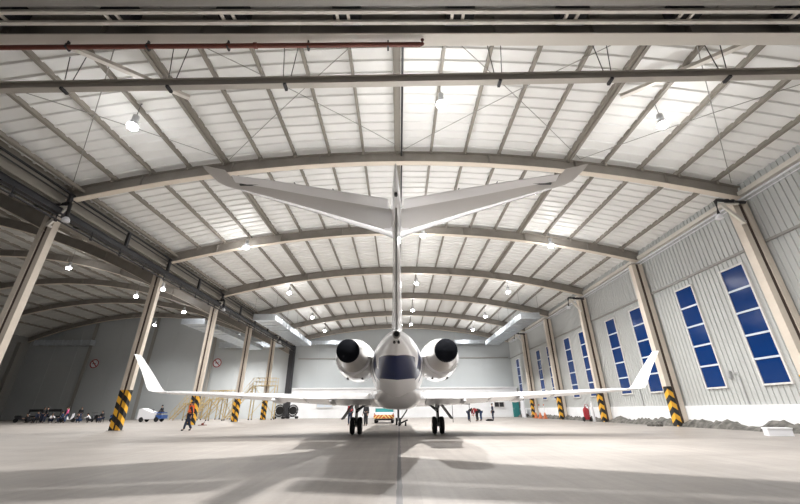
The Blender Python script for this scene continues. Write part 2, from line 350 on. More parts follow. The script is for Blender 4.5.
# ------------------------------------------------------------------ door header
t = empty('door_header', (0, 7.86, 12.2), 'straight beige steel beam across the top above the door opening', 'header beam'); O = Vector((0,7.86,12.2))
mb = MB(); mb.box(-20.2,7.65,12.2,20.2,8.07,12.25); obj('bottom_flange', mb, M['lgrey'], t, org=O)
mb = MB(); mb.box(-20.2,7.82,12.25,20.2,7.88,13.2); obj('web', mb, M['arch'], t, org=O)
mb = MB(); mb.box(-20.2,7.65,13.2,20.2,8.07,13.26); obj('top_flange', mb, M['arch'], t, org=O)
for i in range(13):
    x = -19.2+i*3.2; mb = MB(); mb.box(x-.02,7.67,12.25,x+.02,8.05,13.2); obj('stiffener', mb, M['arch'], t, org=O)
t = empty('door_rail_truss', (0, 7.1, 12.2), 'twin pale door rails joined by slanted strut pairs above the doorway', 'rail truss'); O = Vector((0,7.1,12.2))
for y in (7.3, 6.97):
    mb = MB(); mb.box(-20.2,y-.05,12.18,20.2,y+.05,12.28); obj('rail', mb, M['lgrey'], t, org=O)
for i in range(12):
    x = -19.6+i*3.55
    
    for dx in (0,.34): mb = MB(); mb.bar((x+dx,6.97,12.27),(x+dx,7.3,12.32),.09,.06); obj('strut', mb, M['lgrey'], t, org=O)
    mb = MB(); mb.box(x-.15,7.0,12.35,x+.7,7.5,12.98); obj('roller_box', mb, M['dark'], t, org=O)
mb = MB(); mb.box(-20.2,6.4,12.1,20.2,6.62,12.45); mb.box(-20.2,6.3,12.05,20.2,6.7,12.1); tag(obj('track_beam', mb, M['grey']), 'dark steel track beam, topmost across the view', 'track beam')
t = empty('fire_pipe', (-9.6,8.0,11.98), 'red brown pipe hung below the header, ending near the middle', 'pipe'); O = Vector((-9.6,8.0,11.98))
mb = MB(); mb.tube([(-20,7.98,11.98),(.75,7.86,11.98)], .075, 10); mb.tube([(.75,7.86,11.98),(.82,7.86,12.02),(.82,7.86,12.2)], .06, 10); mb.lathe([(.1,-.05),(.1,.05)],(-4.6,7.89,11.98),'X',12); obj('pipe_run', mb, M['rust'], t, True, O)
for i in range(8):
    x = -18.5+i*2.6; mb = MB(); mb.box(x-.02,7.86,12.05,x+.02,7.94,12.2); mb.box(x-.03,7.84,11.9,x+.03,8.03,12.06); obj('hanger', mb, M['dark'], t, org=O)
# hung runway beam with rods
t = empty('runway_beam', (0,9.6,12.4), 'thin straight I beam hung on rods below the first roof bay', 'hung beam'); O = Vector((0,9.6,12.4))
def hy(x): return 9.67-.018*x
mb = MB()
for (w, z0, z1) in ((.24,12.30,12.34),(.035,12.34,12.62),(.24,12.62,12.66)): mb.bar((-18.2,hy(-18.2),(z0+z1)/2),(19.1,hy(19.1),(z0+z1)/2),w,z1-z0)
obj('beam', mb, M['beamg'], t, org=O)
mb = MB(); mb.bar((-18.2,hy(-18.2),12.70),(19.1,hy(19.1),12.70),.12,.08); obj('cable_track', mb, M['black'], t, org=O)
for x in (-12.6,-8.6,-4.2,3.8,7.9,12.2):
    mb = MB()
    for dx in (-.13,.13): mb.tube([(x+dx,hy(x),12.6),(x+dx*2.6,hy(x)-.1,zb(x)+1.0)], .016, 6)
    mb.box(x-.05,hy(x)-.15,12.2,x+.05,hy(x)+.15,12.3); obj('hanger_rod', mb, M['dark'], t, org=O)
mb = MB(); mb.tube([(.22,8.1,zb(XC)+.55),(.22,62,zb(XC)+.55)], .05, 8); tag(obj('ridge_conduit', mb, M['dark'], None, True), 'dark conduit running along the roof ridge', 'conduit')
# ------------------------------------------------------------------ girder between the bays
t = empty('track_girder', (-17.9, 34, 10.9), 'dark heavy girder running along the top of the left column row', 'girder'); O = Vector((-17.9,34,10.9))
mb = MB(); mb.box(-18.12,6,10.74,-17.82,62.9,10.80); mb.box(-18.06,6,10.80,-17.88,62.9,11.02); mb.box(-18.12,6,11.02,-17.82,62.9,11.06); obj('girder_beam', mb, M['dark'], t, org=O)
mb = MB(); mb.box(-18.0,6,12.06,-17.9,62.9,12.14); obj('top_rail', mb, M['dark'], t, org=O); mb = MB(); mb.box(-17.98,6,11.80,-17.93,62.9,11.85); obj('middle_rail', mb, M['dark'], t, org=O)
for k in range(12): y = 7.5+k*4.62; mb = MB(); mb.box(-18.02,y-.09,11.06,-17.86,y+.09,12.06); obj('post', mb, M['dark'], t, org=O)
mb = MB(); mb.tube([(-17.7,6,10.28),(-17.7,62.8,10.28)], .05, 8); mb.tube([(-17.75,6,10.52),(-17.75,62.8,10.52)], .03, 8)
for k in range(24): y = 7+k*2.31; mb.tube([(-17.72,y,10.22),(-17.75,y,10.74)], .03, 6); mb.lathe([(.07,-.05),(.09,0),(.05,.06)], (-17.7,y,10.22), 'Z', 8)
tag(obj('sprinkler_pipe', mb, M['dark'], None, True), 'thin dark pipe with small fittings below the dark girder', 'pipe')
for x, z, l in ((-17.6,12.42,'upper'),(-18.12,11.45,'lower')):
    mb = MB(); mb.box(x-.09,7,z-.08,x+.09,62.9,z+.08); tag(obj('eave_strut', mb, M['purlin']), 'beige eave strut above the left column row, %s of two' % l, 'eave strut', 'left eave struts', 'structure')
# ------------------------------------------------------------------ ducts
def duct(x0, x1, y0, y1, z0, z1, axis, label):
    t = empty('air_duct', ((x0+x1)/2,(y0+y1)/2,z0), label, 'air duct', 'silver air ducts'); O = Vector(t.location)
    mb = MB(); mb.box(x0,y0,z0,x1,y1,z1); obj('duct_body', mb, M['galv'], t, org=O)
    L = (y1-y0) if axis == 'Y' else (x1-x0); n = max(2, int(L/1.4))
    for i in range(n+1):
        mb = MB()
        if axis == 'Y': y = y0+L*i/n; mb.box(x0-.05,y-.03,z0-.05,x1+.05,y+.03,z1+.05)
        else: x = x0+L*i/n; mb.box(x-.03,y0-.05,z0-.05,x+.03,y1+.05,z1+.05)
        obj('flange', mb, M['galv'], t, org=O)
    for i in range(0, n+1, 3):
        q = MB(); 
        if axis == 'Y': y = y0+L*i/n; [q.tube([(x,y,z0),(x,y,(zb if x0 > -17 else zbl)(x)+.8)], .015, 5) for x in (x0,x1)]
        else: x = x0+L*i/n; q.tube([(x,y0,z0),(x,y0,(zb if x0 > -17 else zbl)(x)+.8)], .015, 5)
        obj('hanger_rod', q, M['grey'], t, org=O)
duct(-16.4,-14.0,40,58,10.55,11.15,'Y','large silver air duct hung under the left side of the main roof')
duct(13.9,16.0,40,58,10.55,11.15,'Y','large silver air duct hung under the right side of the main roof')
duct(-16.0,-9.3,62.4,63.2,11.5,12.1,'X','silver duct crossing the back wall left of the fin')
duct(9.6,16.6,62.4,63.2,11.5,12.1,'X','silver duct crossing the back wall right of the fin')
duct(-23.2,-20.8,38,56,9.7,10.2,'Y','grey silver duct in the left bay beside the column row')
duct(-30.5,-19.6,61.9,62.9,11.0,11.9,'X','rounded silver duct low across the left bay back wall')
duct(-62,-52.5,61.9,62.9,11.6,12.4,'X','dim duct in the dark far corner of the left bay')
# ------------------------------------------------------------------ no smoking signs
def sign(x, label):
    t = empty('no_smoking_sign', (x, YB-.07, 8.7), label, 'sign', 'no smoking signs')
    a = MB(); a.lathe([(.74,0),(.74,.03)], (0,0,0), 'Y', 32); obj('sign_plate', a, M['pale'], t)
    b = MB(); n = 40
    for ro, ri in ((.74,.60),):
        vs = [(r*math.cos(2*PI*i/n), yy, r*math.sin(2*PI*i/n)) for yy in (-.03,0) for r in (ro,ri) for i in range(n)]
        fs = []
        for i in range(n):
            k = (i+1) % n; fs += [(i,k,n+k,n+i),(2*n+i,2*n+k,3*n+k,3*n+i),(i,k,2*n+k,2*n+i),(n+i,n+k,3*n+k,3*n+i)]
        b.add(vs, fs)
    b.bar((-.44,-.025,.44),(.44,-.025,-.44),.03,.13,up=(1,0,1)); obj('red_ring', b, M['red'], t)
    c = MB(); c.box(-.36,-.02,-.05,.18,0,.05); c.box(.21,-.02,-.05,.27,0,.05); c.tube([(.25,-.012,.1),(.31,-.012,.2),(.22,-.012,.28),(.3,-.012,.36)], .012, 5); obj('cigarette', c, M['black'], t)
sign(-52.2,'round no smoking sign on the dark left back wall'); sign(-31.2,'round no smoking sign on the lit back wall behind the columns')
# ------------------------------------------------------------------ high bay lamps
def lamp_proto():
    r = empty('high_bay_lamp', (0,0,0), 'x', 'lamp', 'high bay lamps')
    a = MB(); a.lathe([(.03,0),(.10,0),(.13,.05),(.13,.34),(.05,.40),(.03,.40)], (0,0,.12), 'Z', 16); obj('housing', a, M['lamp'], r, True)
    b = MB(); b.lathe([(.235,-.09),(.22,-.05),(.14,.13),(.13,.13),(.205,-.05),(.22,-.09)], (0,0,0), 'Z', 24, cap=False); obj('reflector', b, M['lamp'], r, True)
    c = MB(); c.lathe([(.02,.03),(.12,0),(.20,-.10),(.22,-.17),(.19,-.24),(.10,-.30),(.02,-.31)], (0,0,0), 'Z', 24); obj('lens', c, M['lens'], r, True)
    d = MB(); d.tube([(0,0,.5),(0,0,1.0)], .012, 6); d.tube([(0,0,.52),(0,.03,.5)], .03, 6); obj('rod', d, M['dark'], r)
    return r
proto = lamp_proto(); first = True
def lamp(x, y, z, zf, label, pw, up, rad=.14):
    global first
    r = proto if first else copy_tree(proto); first = False
    r.location = (x,y,z); r['label'] = label
    for ch in r.children:
        if ch.name.startswith('rod'):
            ch.scale = (1,1,1); d = MB(); d.tube([(0,0,.5),(0,0,zf(x)+DECK-z)], .012, 6); d.lathe([(.05,-.03),(.05,0)], (0,0,zf(x)+DECK-z), 'Z', 8)
            me = bpy.data.meshes.new('rod'); me.from_pydata(d.v, [], d.f); me.materials.append(M['dark']); ch.data = me
    L = bpy.data.lights.new('lamp_light', 'SPOT'); L.energy = pw; L.spot_size = math.radians(150); L.spot_blend = 1.0; L.shadow_soft_size = rad; L.color = (1,.985,.96)
    o = bpy.data.objects.new('lamp_light', L); C.objects.link(o); o.location = (0,0,-.45); o.parent = r
    if up:
        L = bpy.data.lights.new('lamp_glow', 'POINT'); L.energy = up; L.shadow_soft_size = .26; L.color = (1,.98,.95)
        o = bpy.data.objects.new('lamp_glow', L); C.objects.link(o); o.location = (0,0,-.20); o.parent = r
LY = [(11.9,12.4),(25.0,25.4),(36.6,37.4),(48,48.7),(56.8,57.8)]
KW = dict(PW=2900, UP=150)
for i, (yc, ys) in enumerate(LY):
    f = (1.25,1.15,.8,.7,.6)[i]
    for x, z, l in ((-11.9,13.0,'left'),(1.95,13.75,'middle'),(12.0,13.0,'right')):
        lamp(x, yc if l == 'middle' else ys, z, zb, 'bright high bay lamp, %s lamp of the %s row from the door' % (l, ORD[i]), KW['PW']*f*((3.3,3.0,.9,.8,.8)[i] if l == 'middle' else (.6,.65,.8,.8,.8)[i]), KW['UP']*f)
for x, y, z, l in ((-27,26.8,14.0,'nearest the door'),(-33.3,33.7,14.6,'high and far from the columns'),(-30.9,40.6,13.7,'third from the door'),(-22.6,32.75,12.0,'close beside the girder'),(-27.7,45.3,13.0,'fourth from the door'),(-25.0,56.5,12.0,'close before the back wall behind the columns'),(-38.0,55.5,13.6,'far back towards the dark corner')):
    lamp(x, y, z, zbl, 'bright lamp under the left bay roof, ' + l, 9500 if y > 56 else 1100, 12)
# ------------------------------------------------------------------ the jet
AX = -.06; AO = Vector((AX, 20.5, 0))
jet = empty('business_jet', AO, 'white twin engine business jet with blue tail band, seen from behind', 'airplane')
def J(name, mb, m, smooth=True, parent=None): return obj(name, mb, m, parent or jet, smooth, AO)
M['fus'] = mat('jet fuselage paint', (.83,.83,.84), .28, spec=.22); g = G(M['fus']); p = g.xyz()
ax_ = g.m('ABSOLUTE', p[0]); x2 = g.m('MULTIPLY', ax_, ax_); yb = g.m('ADD', p[1], g.m('MULTIPLY', x2, -3.6)); yl = g.m('ADD', p[1], g.m('MULTIPLY', x2, -2.0))
def And(*a):
    r = a[0]
    for q in a[1:]: r = g.m('MULTIPLY', r, q)
    return r
def GT(a, b): return g.m('GREATER_THAN', a, b)
def LT(a, b): return g.m('LESS_THAN', a, b)
edge = g.m('ADD', .50, g.m('MULTIPLY', g.m('ADD', p[1], 9.6), .075))
band = And(GT(yb, -9.65), LT(yl, -7.35), LT(ax_, edge), LT(p[2], 3.2))
w1 = g.m('ADD', p[1], g.m('MULTIPLY', p[2], 1.6))
side = g.m('MAXIMUM', And(GT(ax_, .66), GT(w1, -3.4), LT(w1, -2.5), LT(p[2], 3.1), LT(p[1], -6.2)), And(GT(ax_, .84), GT(w1, -2.1), LT(w1, -1.8), LT(p[2], 3.0), LT(p[1], -5.2)))
aft = g.m('GREATER_THAN', p[1], -7.1)
und = g.mix(g.m('MULTIPLY', aft, 0.0), (.83,.83,.84), (.6,.58,.56))
g._in(g.b.inputs['Base Color'], g.mix(g.m('MAXIMUM', band, side), und, (.001,.013,.085)))
RG = [(35.2,2.2,.03,2.14,2.26),(34.9,2.2,.28,1.98,2.44),(34.3,2.2,.58,1.80,2.75),(33.4,2.2,.86,1.62,3.15),(32.2,2.2,1.08,1.48,3.55),(30.8,2.2,1.18,1.43,3.78),(29,2.2,1.2,1.42,3.82),(24,2.2,1.2,1.42,3.82),(19.5,2.2,1.2,1.42,3.82),
 (18.3,0,1.20,1.44,3.82),(17.2,0,1.18,1.48,3.82),(16.2,0,1.14,1.56,3.80),(15.2,0,1.07,1.70,3.77),(14.2,0,.97,1.88,3.72),(13.2,0,.83,2.09,3.64),(12.2,0,.66,2.31,3.54),(11.2,0,.46,2.53,3.41),(10.4,0,.27,2.72,3.28),(9.85,0,.14,2.85,3.14),(9.65,0,.10,2.89,3.08)]
mb = MB(); NR = 48; rings = []
def cr(a, b, c, d, t): return .5*((2*b)+(c-a)*t+(2*a-5*b+4*c-d)*t*t+(3*b-a-3*c+d)*t**3)
RR = []
for i in range(len(RG)-1):
    P = [RG[max(i-1,0)], RG[i], RG[i+1], RG[min(i+2,len(RG)-1)]]
    for q in range(3): RR.append([cr(P[0][c],P[1][c],P[2][c],P[3][c],q/3) for c in range(5)])
RR.append(list(RG[-1]))
for y, _, rx, z0, z1 in RR:
    zc, rz = (z0+z1)/2, (z1-z0)/2
    rings.append([(AX+rx*math.copysign(abs(math.sin(2*PI*k/NR))**(1.22 if math.cos(2*PI*k/NR) > 0 else 1), math.sin(2*PI*k/NR)), y, zc-rz*math.cos(2*PI*k/NR)) for k in range(NR)])
mb.loft(rings); J('fuselage', mb, M['fus'])
mb = MB(); mb.lathe([(.085,-.10),(.10,-.08),(.10,.1)], (AX,9.62,2.985), 'Y', 20); e = J('exhaust_outlet', mb, M['grey']); mb = MB(); mb.lathe([(.07,0),(.07,.02)], (AX,9.505,2.985), 'Y', 16); J('outlet_opening', mb, M['black'], parent=e)
mb = MB()
for dx in (-.06,.06): mb.lathe([(.01,-.05),(.035,-.03),(.04,.05)], (AX+dx,9.85,2.83), 'Y', 10)
J('tail_light', mb, M['dark'])
# belly fairing
mb = MB(); rings = []
for y, rx, z0 in ((15.4,.50,1.74),(15.9,.72,1.56),(16.6,.94,1.36),(17.4,1.10,1.22),(18.4,1.24,1.16),(20.5,1.34,1.15),(23,1.32,1.18),(24.6,1.2,1.26),(25.6,1.0,1.36),(26.4,.6,1.43)):
    zt = 1.95; zc, rz = zt, zt-z0
    rings.append([(AX+rx*math.copysign(abs(math.cos(PI+PI*k/20))**.75, math.cos(PI+PI*k/20)), y, zc+rz*math.copysign(abs(math.sin(PI+PI*k/20))**.85, math.sin(PI+PI*k/20)) if 0 < k < 20 else zc) for k in range(21)])
mb.loft(rings); J('belly_fairing', mb, M['jet'])
# wings
def airfoil(n=12, t=.12):
    up = []; lo = []
    for i in range(n+1):
        c = (1-math.cos(PI*i/n))/2; y = 5*t*(.2969*math.sqrt(c)-.126*c-.3516*c*c+.2843*c**3-.1036*c**4)
        up.append((c, y)); lo.append((c, -y*.85))
    return up[::-1] + lo[1:-1]
def wingloft(sections, c0=0., c1=1., axis='X'):  # section: (span, LE y, TE y, z, thickness ratio)
    rings = []
    for x, le, te, z, t in sections:
        ch = le-te; ring = []
        for c, h in airfoil(t=t):
            cc = c0+(c1-c0)*c
            if c0 == 0 and c1 == 1: hh = h
            else:
                yt = 5*t*(.2969*math.sqrt(cc)-.126*cc-.3516*cc*cc+.2843*cc**3-.1036*cc**4); hh = (yt if h > 0 else -yt*.85 if h < 0 else (yt*.1))
                if c in (0,1): hh = 0 if c == 1 else 0
            ring.append((x, le-cc*ch, z+hh*ch) if axis == 'X' else (AX+hh*ch, le-cc*ch, x) )
        rings.append(ring)
    return MB().loft(rings)
for sx, side_ in ((-1,'left'),(1,'right')):
    sec = [(.9,24.4,17.75,1.62,.115),(2.2,23.6,17.8,1.60,.115),(4.4,22.3,17.85,1.66,.11),(7.5,20.65,17.6,1.80,.10),(11.1,18.8,17.42,1.97,.09)]
    full = [(AX+sx*x,le,te,z,t) for x,le,te,z,t in sec]
    mb = wingloft(full); w = J('wing', mb, M['jet'])
    def at(x):
        for a, b in zip(sec, sec[1:]):
            if a[0] <= x <= b[0]: u = (x-a[0])/(b[0]-a[0]); return [a[i]+(b[i]-a[i])*u for i in range(5)]
    # flaps and ailerons stand just off the trailing edge
    for nm, a, b in (('flap',1.35,4.3),('flap',4.4,7.2),('aileron',7.35,10.5)):
        mb = MB(); rings = []
        for x in (a,(a+b)/2,b):
            _,le,te,z,t = at(x); ch = le-te; rings.append([(AX+sx*x,te+.24*ch,z+.048*ch),(AX+sx*x,te-.02,z+.006),(AX+sx*x,te-.02,z-.012),(AX+sx*x,te+.24*ch,z-.042*ch)])
        mb.loft(rings); J(nm, mb, M['jet'], False, w)
    for x in (3.1,5.7):
        _,le,te,z,t = at(x); mb = MB(); rings = []
        for q, r in ((-.30,.02),(-.1,.08),(.4,.13),(1.1,.14),(1.7,.09),(2.1,.02)):
            rings.append([(AX+sx*x+.8*r*math.cos(2*PI*k/12), te+q, z-.12-.02*q+r*math.sin(2*PI*k/12)) for k in range(12)])
        mb.loft(rings); J('flap_track_fairing', mb, M['jet'], True, w)
    # winglet
    wl_ = []
    for u, le, te, x, z, t in ((0,18.8,17.42,11.1,1.97,.09),(.06,18.7,17.41,11.32,2.02,.09),(.14,18.55,17.38,11.44,2.16,.085),(.5,17.95,17.12,11.66,2.80,.08),(1,17.25,16.75,11.98,3.55,.08)):
        a = min(1, u/.14)*1.10; ch = le-te; ring = []
        for c, h in airfoil(t=t): ring.append((AX+sx*(x-math.sin(a)*h*ch), le-c*ch, z+math.cos(a)*h*ch))
        wl_.append(ring)
    J('winglet', MB().loft(wl_), M['jet'])
    # engine
    ex, ez = AX+sx*1.73, 3.06
    eng = J('engine_nacelle', MB().lathe([(.56,1.55),(.68,1.56),(.735,1.9),(.79,2.5),(.81,3.2),(.79,4.0),(.73,4.65),(.68,4.85),(.62,4.82),(.58,4.6),(.56,4.2)], (ex,12.9,ez), 'Y', 40, cap=False), M['jet'])
    J('nozzle', MB().lathe([(.38,-.04),(.39,.0),(.42,.35),(.50,.9),(.57,1.35),(.60,1.7),(.50,1.8)], (ex,12.9,ez), 'Y', 40, cap=False), M['jetgrey'], True, eng)
    J('exhaust_cover', MB().lathe([(.02,-.085),(.36,-.085),(.395,-.06),(.405,-.03),(.405,.10)], (ex,12.9,ez), 'Y', 40), M['cover'], True, eng)
    J('intake_lip', MB().lathe([(.73,4.68),(.69,4.86),(.62,4.87),(.585,4.65)], (ex,12.9,ez), 'Y', 40, cap=False), M['chrome'], True, eng)
    J('fan_disc', MB().lathe([(.02,4.5),(.15,4.3),(.57,4.2)], (ex,12.9,ez), 'Y', 32), M['dark'], True, eng)
    for x_ in (-.30,.30):
        mb = MB(); mb.box(ex+x_-.03,15.3,ez-.775,ex+x_+.03,15.6,ez-.68); J('drain_vent', mb, M['dark'], False, eng)
    py = []
    for x, le, te, z in ((.7,17.2,14.1,2.95),(1.05,17.0,14.2,3.02),(1.35,16.8,14.5,3.06)):
        py.append([(AX+sx*x, le-c*(le-te), z+h*(le-te)) for c, h in airfoil(t=.11)])
    J('pylon', MB().loft(py), M['jet'])
    # tailplane half
    ts = [(.12,12.1,10.02,7.10,.10),(.6,11.75,9.9,7.12,.10),(2.6,10.55,9.40,7.24,.09),(4.75,9.35,8.82,7.36,.08)]
    tsx = [(AX+sx*x,le,te,z,t) for x,le,te,z,t in ts]
    rings = []
    for x, le, te, z, t in tsx:
        ch = (le-te)*1.12
        rings.append([(x, le-c*ch if c < .88 else te, z+h*ch) for c, h in airfoil(t=t)])
    # raked tip
    for x, le, te, z, t in ((4.82,9.29,8.28,7.37,.045),(5.14,9.12,8.19,7.39,.045),(5.30,8.92,8.13,7.40,.04),(5.385,8.42,8.10,7.40,.03)):
        rings.append([(AX+sx*x, le-c*(le-te), z+h*(le-te)) for c, h in airfoil(t=t)])
    sp = J('tailplane', MB().loft(rings), M['jetgrey'])
    el = []
    for x, le, te, z in ((.24,9.93,9.42,7.11),(2.6,9.35,8.90,7.24),(3.6,9.07,8.70,7.30),(4.72,8.78,8.50,7.35)):
        el.append([(AX+sx*x,le,z+.06),(AX+sx*x,te,z-.0),(AX+sx*x,te,z-.02),(AX+sx*x,le,z-.06)])
    J('elevator', MB().loft(el), M['jet'], False)
    mb = MB(); mb.box(AX+sx*4.35-.28,8.86,7.27,AX+sx*4.35+.28,8.93,7.31); J('hinge_gap', mb, M['black'], False, sp)
    lead = []
    for x, le, te, z, t in tsx:
        ch = le-te; lead.append([(x, le+.02-.005, z), (x, le-.12*ch, z+.052*ch*1.1*t/.1), (x, le-.30*ch, z+.03*ch), (x, le-.30*ch, z-.050*ch*t/.1), (x, le-.15*ch, z-.052*ch*t/.1), (x, le-.05*ch, z-.040*ch*t/.1)])
    J('leading_edge', MB().loft(lead), M['boot'], True, sp)
    rf = [[(AX+sx*x, le-c*(le-te)*1.0, z+h*(le-te)*1.14) for c, h in airfoil(t=.1)] for x, le, te, z in ((.1,12.2,9.98,7.10),(.75,11.6,9.95,7.128),(1.15,11.2,9.95,7.15))]
    J('root_fairing', MB().loft(rf), M['jet'], True, sp)
    for x, q in ((1.9,0),(3.0,0)):
        mb = MB(); mb.lathe([(.012,-.16),(.03,0),(.03,.25),(.012,.35)], (AX+sx*x, 9.55-.23*x+.1, 7.15+.05*x), 'Y', 8); J('elevator_bracket', mb, M['dark'], True, sp)
    # main gear
    gx = AX+sx*2.12-.04; gy = 20.5
    mg = MB(); mg.tube([(gx,gy+.05,1.55),(gx,gy,.42)], [.085,.07], 12); mg.tube([(gx,gy,.75),(gx,gy,.40)], .05, 10); mg.tube([(gx-.28,gy,.40),(gx+.28,gy,.40)], .05, 10)
    mg.lathe([(.12,-.08),(.12,.08)], (gx,gy,1.30), 'Z', 12); gear = J('main_landing_gear', mg, M['lamp'])
    for dx in (-.19,.19):
        mb = MB(); mb.lathe([(.16,-.10),(.30,-.115),(.37,-.105),(.405,-.06),(.41,0),(.405,.06),(.37,.105),(.30,.115),(.16,.10)], (gx+dx,gy,.41), 'X', 32); J('tyre', mb, M['tyre'], True, gear)
        mb = MB(); mb.lathe([(.03,-.12),(.17,-.09),(.19,-.06),(.19,.06),(.17,.09),(.03,.12)], (gx+dx,gy,.41), 'X', 20); J('wheel_hub', mb, M['lamp'], True, gear)
    mb = MB(); mb.tube([(gx,gy-.1,1.15),(gx-sx*.55,gy,1.46)], .045, 8); mb.tube([(gx,gy-.1,1.02),(gx-sx*.45,gy,1.40)], .03, 8); mb.tube([(gx-sx*1.1,gy,1.42),(gx,gy-.05,1.46)], .045, 8); J('side_brace', mb, M['dark'], True, gear)
    mb = MB(); mb.tube([(gx,gy-.12,1.1),(gx+sx*.02,gy-.35,.8),(gx,gy-.12,.55)], .03, 6); J('torque_link', mb, M['dark'], True, gear)
    mb = MB(); mb.bar((gx+sx*.12,gy-.1,1.50),(gx+sx*.70,gy-.1,.72),.95,.05,up=(sx*.8,0,.6)); J('gear_door', mb, M['dark'], False, gear)
# fin
fin = [(3.0,16.9,10.75,0,.075),(3.6,16.4,10.55,0,.075),(4.5,15.4,10.3,0,.075),(6.0,13.8,9.95,0,.08),(7.08,12.6,9.7,0,.09)]
def finloft(c0, c1):
    rings = []
    for z, le, te, _, t in fin:
        ch = le-te; ring = []
        for c, h in airfoil(t=t):
            cc = c0+(c1-c0)*c; yt = 5*t*(.2969*math.sqrt(cc)-.126*cc-.3516*cc*cc+.2843*cc**3-.1036*cc**4)*ch
            s_ = 1 if h > 0 else -1
            if c0 == 0 and c == 0: yt = 0
            ring.append((AX+s_*max(yt,.03 if c0 > 0 or cc > .2 else yt), le-cc*ch, z))
        rings.append(ring)
    return MB().loft(rings)
J('fin', finloft(0, .74), M['jet']); J('rudder', finloft(.75, 1.0), M['jetgrey'])
mb = MB(); rings = []
for y, r, z in ((12.9,.02,7.12),(12.6,.12,7.12),(12.0,.2,7.13),(11.0,.23,7.15),(10.0,.2,7.17),(9.2,.14,7.20),(8.5,.08,7.22),(7.9,.02,7.24)):
    rings.append([(AX+.85*r*math.cos(2*PI*k/20), y, z+1.15*r*math.sin(2*PI*k/20)) for k in range(20)])
mb.loft(rings); b = J('tail_bullet', mb, M['jet'])
mb = MB(); mb.lathe([(.02,-.06),(.05,-.02),(.05,.1)], (AX,9.0,7.02), 'Y', 10); J('beacon', mb, M['dark'], True, b)
# nose gear
ny = 31.9; ng = J('nose_landing_gear', MB().tube([(AX,ny,1.5),(AX,ny-.05,.3)], .07, 10), M['lamp'])
for dx in (-.14,.14): J('tyre', MB().lathe([(.10,-.07),(.22,-.08),(.265,-.05),(.27,0),(.265,.05),(.22,.08),(.10,.07)], (AX+dx,ny,.27), 'X', 24), M['tyre'], True, ng)
mb = MB(); mb.bar((AX,ny-.15,1.4),(AX,ny-.2,.55),.16,.1); J('drag_brace', mb, M['dark'], False, ng)
for sx in (-1,1): mb = MB(); mb.box(AX+sx*.36-.02,ny-.9,.95,AX+sx*.36+.02,ny+.3,1.48); J('gear_door', mb, M['jet'], False, ng)
# ------------------------------------------------------------------ tug under the nose
TX, TY = -1.4, 36.3; TO = Vector((TX,TY,0))
tug = empty('tow_tug', TO, 'low white tow tug with striped tail board under the jet nose', 'tow tractor')
def T(n, mb, m, s=False, par=None): return obj(n, mb, m, par or tug, s, TO)
mb = MB(); mb.box(TX-.95,TY+.1,.32,TX+.95,TY+3.6,.82); mb.box(TX-.9,TY+.3,.82,TX+.9,TY+1.6,.95); T('body', mb, M['pale'])
mb = MB(); mb.box(TX-.85,TY+1.0,.95,TX+.85,TY+2.2,1.28); T('cab', mb, M['teal'])
mb = MB(); mb.box(-.95,-.0,.42,.95,.1,.72); o = obj('tail_board', mb, M['chevron'], tug)
mb = MB(); mb.box(TX-.8,TY-.06,.26,TX+.8,TY+.2,.40); T('bumper', mb, M['black'])
for dx in (-.78,.78):
    for dy in (.75,2.8): mb = MB(); mb.lathe([(.10,-.12),(.30,-.13),(.36,-.08),(.36,.08),(.30,.13),(.10,.12)], (TX+dx,TY+dy,.36), 'X', 20); T('wheel', mb, M['tyre'], True)
for dx in (-.9,.9): mb = MB(); mb.lathe([(.06,-.03),(.06,0)], (TX+dx*.95,TY-.0,.80), 'Y', 12); T('tail_lamp', mb, M['red'], True)
# tow bar
tb = empty('tow_bar', (.35,30.4,0), 'black wheeled tow bar standing beside the nose gear', 'tow bar')
mb = MB(); mb.tube([(-.2,0,.5),(0,0,.75),(.25,.05,1.1),(.3,.3,1.25)], .05, 8); mb.tube([(-.35,0,.16),(.3,.2,.42)], .06, 8); obj('bar', mb, M['black'], tb, True)
for dx in (-.35,.15): mb = MB(); mb.lathe([(.04,-.05),(.14,-.06),(.16,0),(.14,.06),(.04,.05)], (dx,0,.16), 'X', 16); obj('wheel', mb, M['tyre'], tb, True)
# ------------------------------------------------------------------ people
def skin(name, pts, edges, m, parent, root=0, sub=1):
    me = bpy.data.meshes.new(name); me.from_pydata([p[0] for p in pts], edges, []); me.materials.append(m)
    o = bpy.data.objects.new(name, me); C.objects.link(o); o.parent = parent
    o.modifiers.new('Skin', 'SKIN').use_smooth_shade = True
    d = me.skin_vertices[0].data
    for i, p in enumerate(pts):
        r = p[1]; d[i].radius = (r, r) if not isinstance(r, tuple) else r; d[i].use_root = i == root
    s_ = o.modifiers.new('Subdivision', 'SUBSURF'); s_.levels = sub; s_.render_levels = sub
    return o
BASE = dict(pelvis=(0,0,.95), belly=(0,0,1.12), chest=(0,0,1.30), neck=(0,.0,1.46), head=(0,.03,1.60), crown=(0,.02,1.70),
  hipL=(-.09,0,.90), kneeL=(-.10,.03,.49), ankL=(-.10,0,.09), toeL=(-.12,.16,.05), hipR=(.09,0,.90), kneeR=(.10,.03,.49), ankR=(.10,0,.09), toeR=(.12,.16,.05),
  shL=(-.18,0,1.39), elL=(-.23,-.02,1.12), wrL=(-.24,.08,.88), shR=(.18,0,1.39), elR=(.23,-.02,1.12), wrR=(.24,.08,.88))
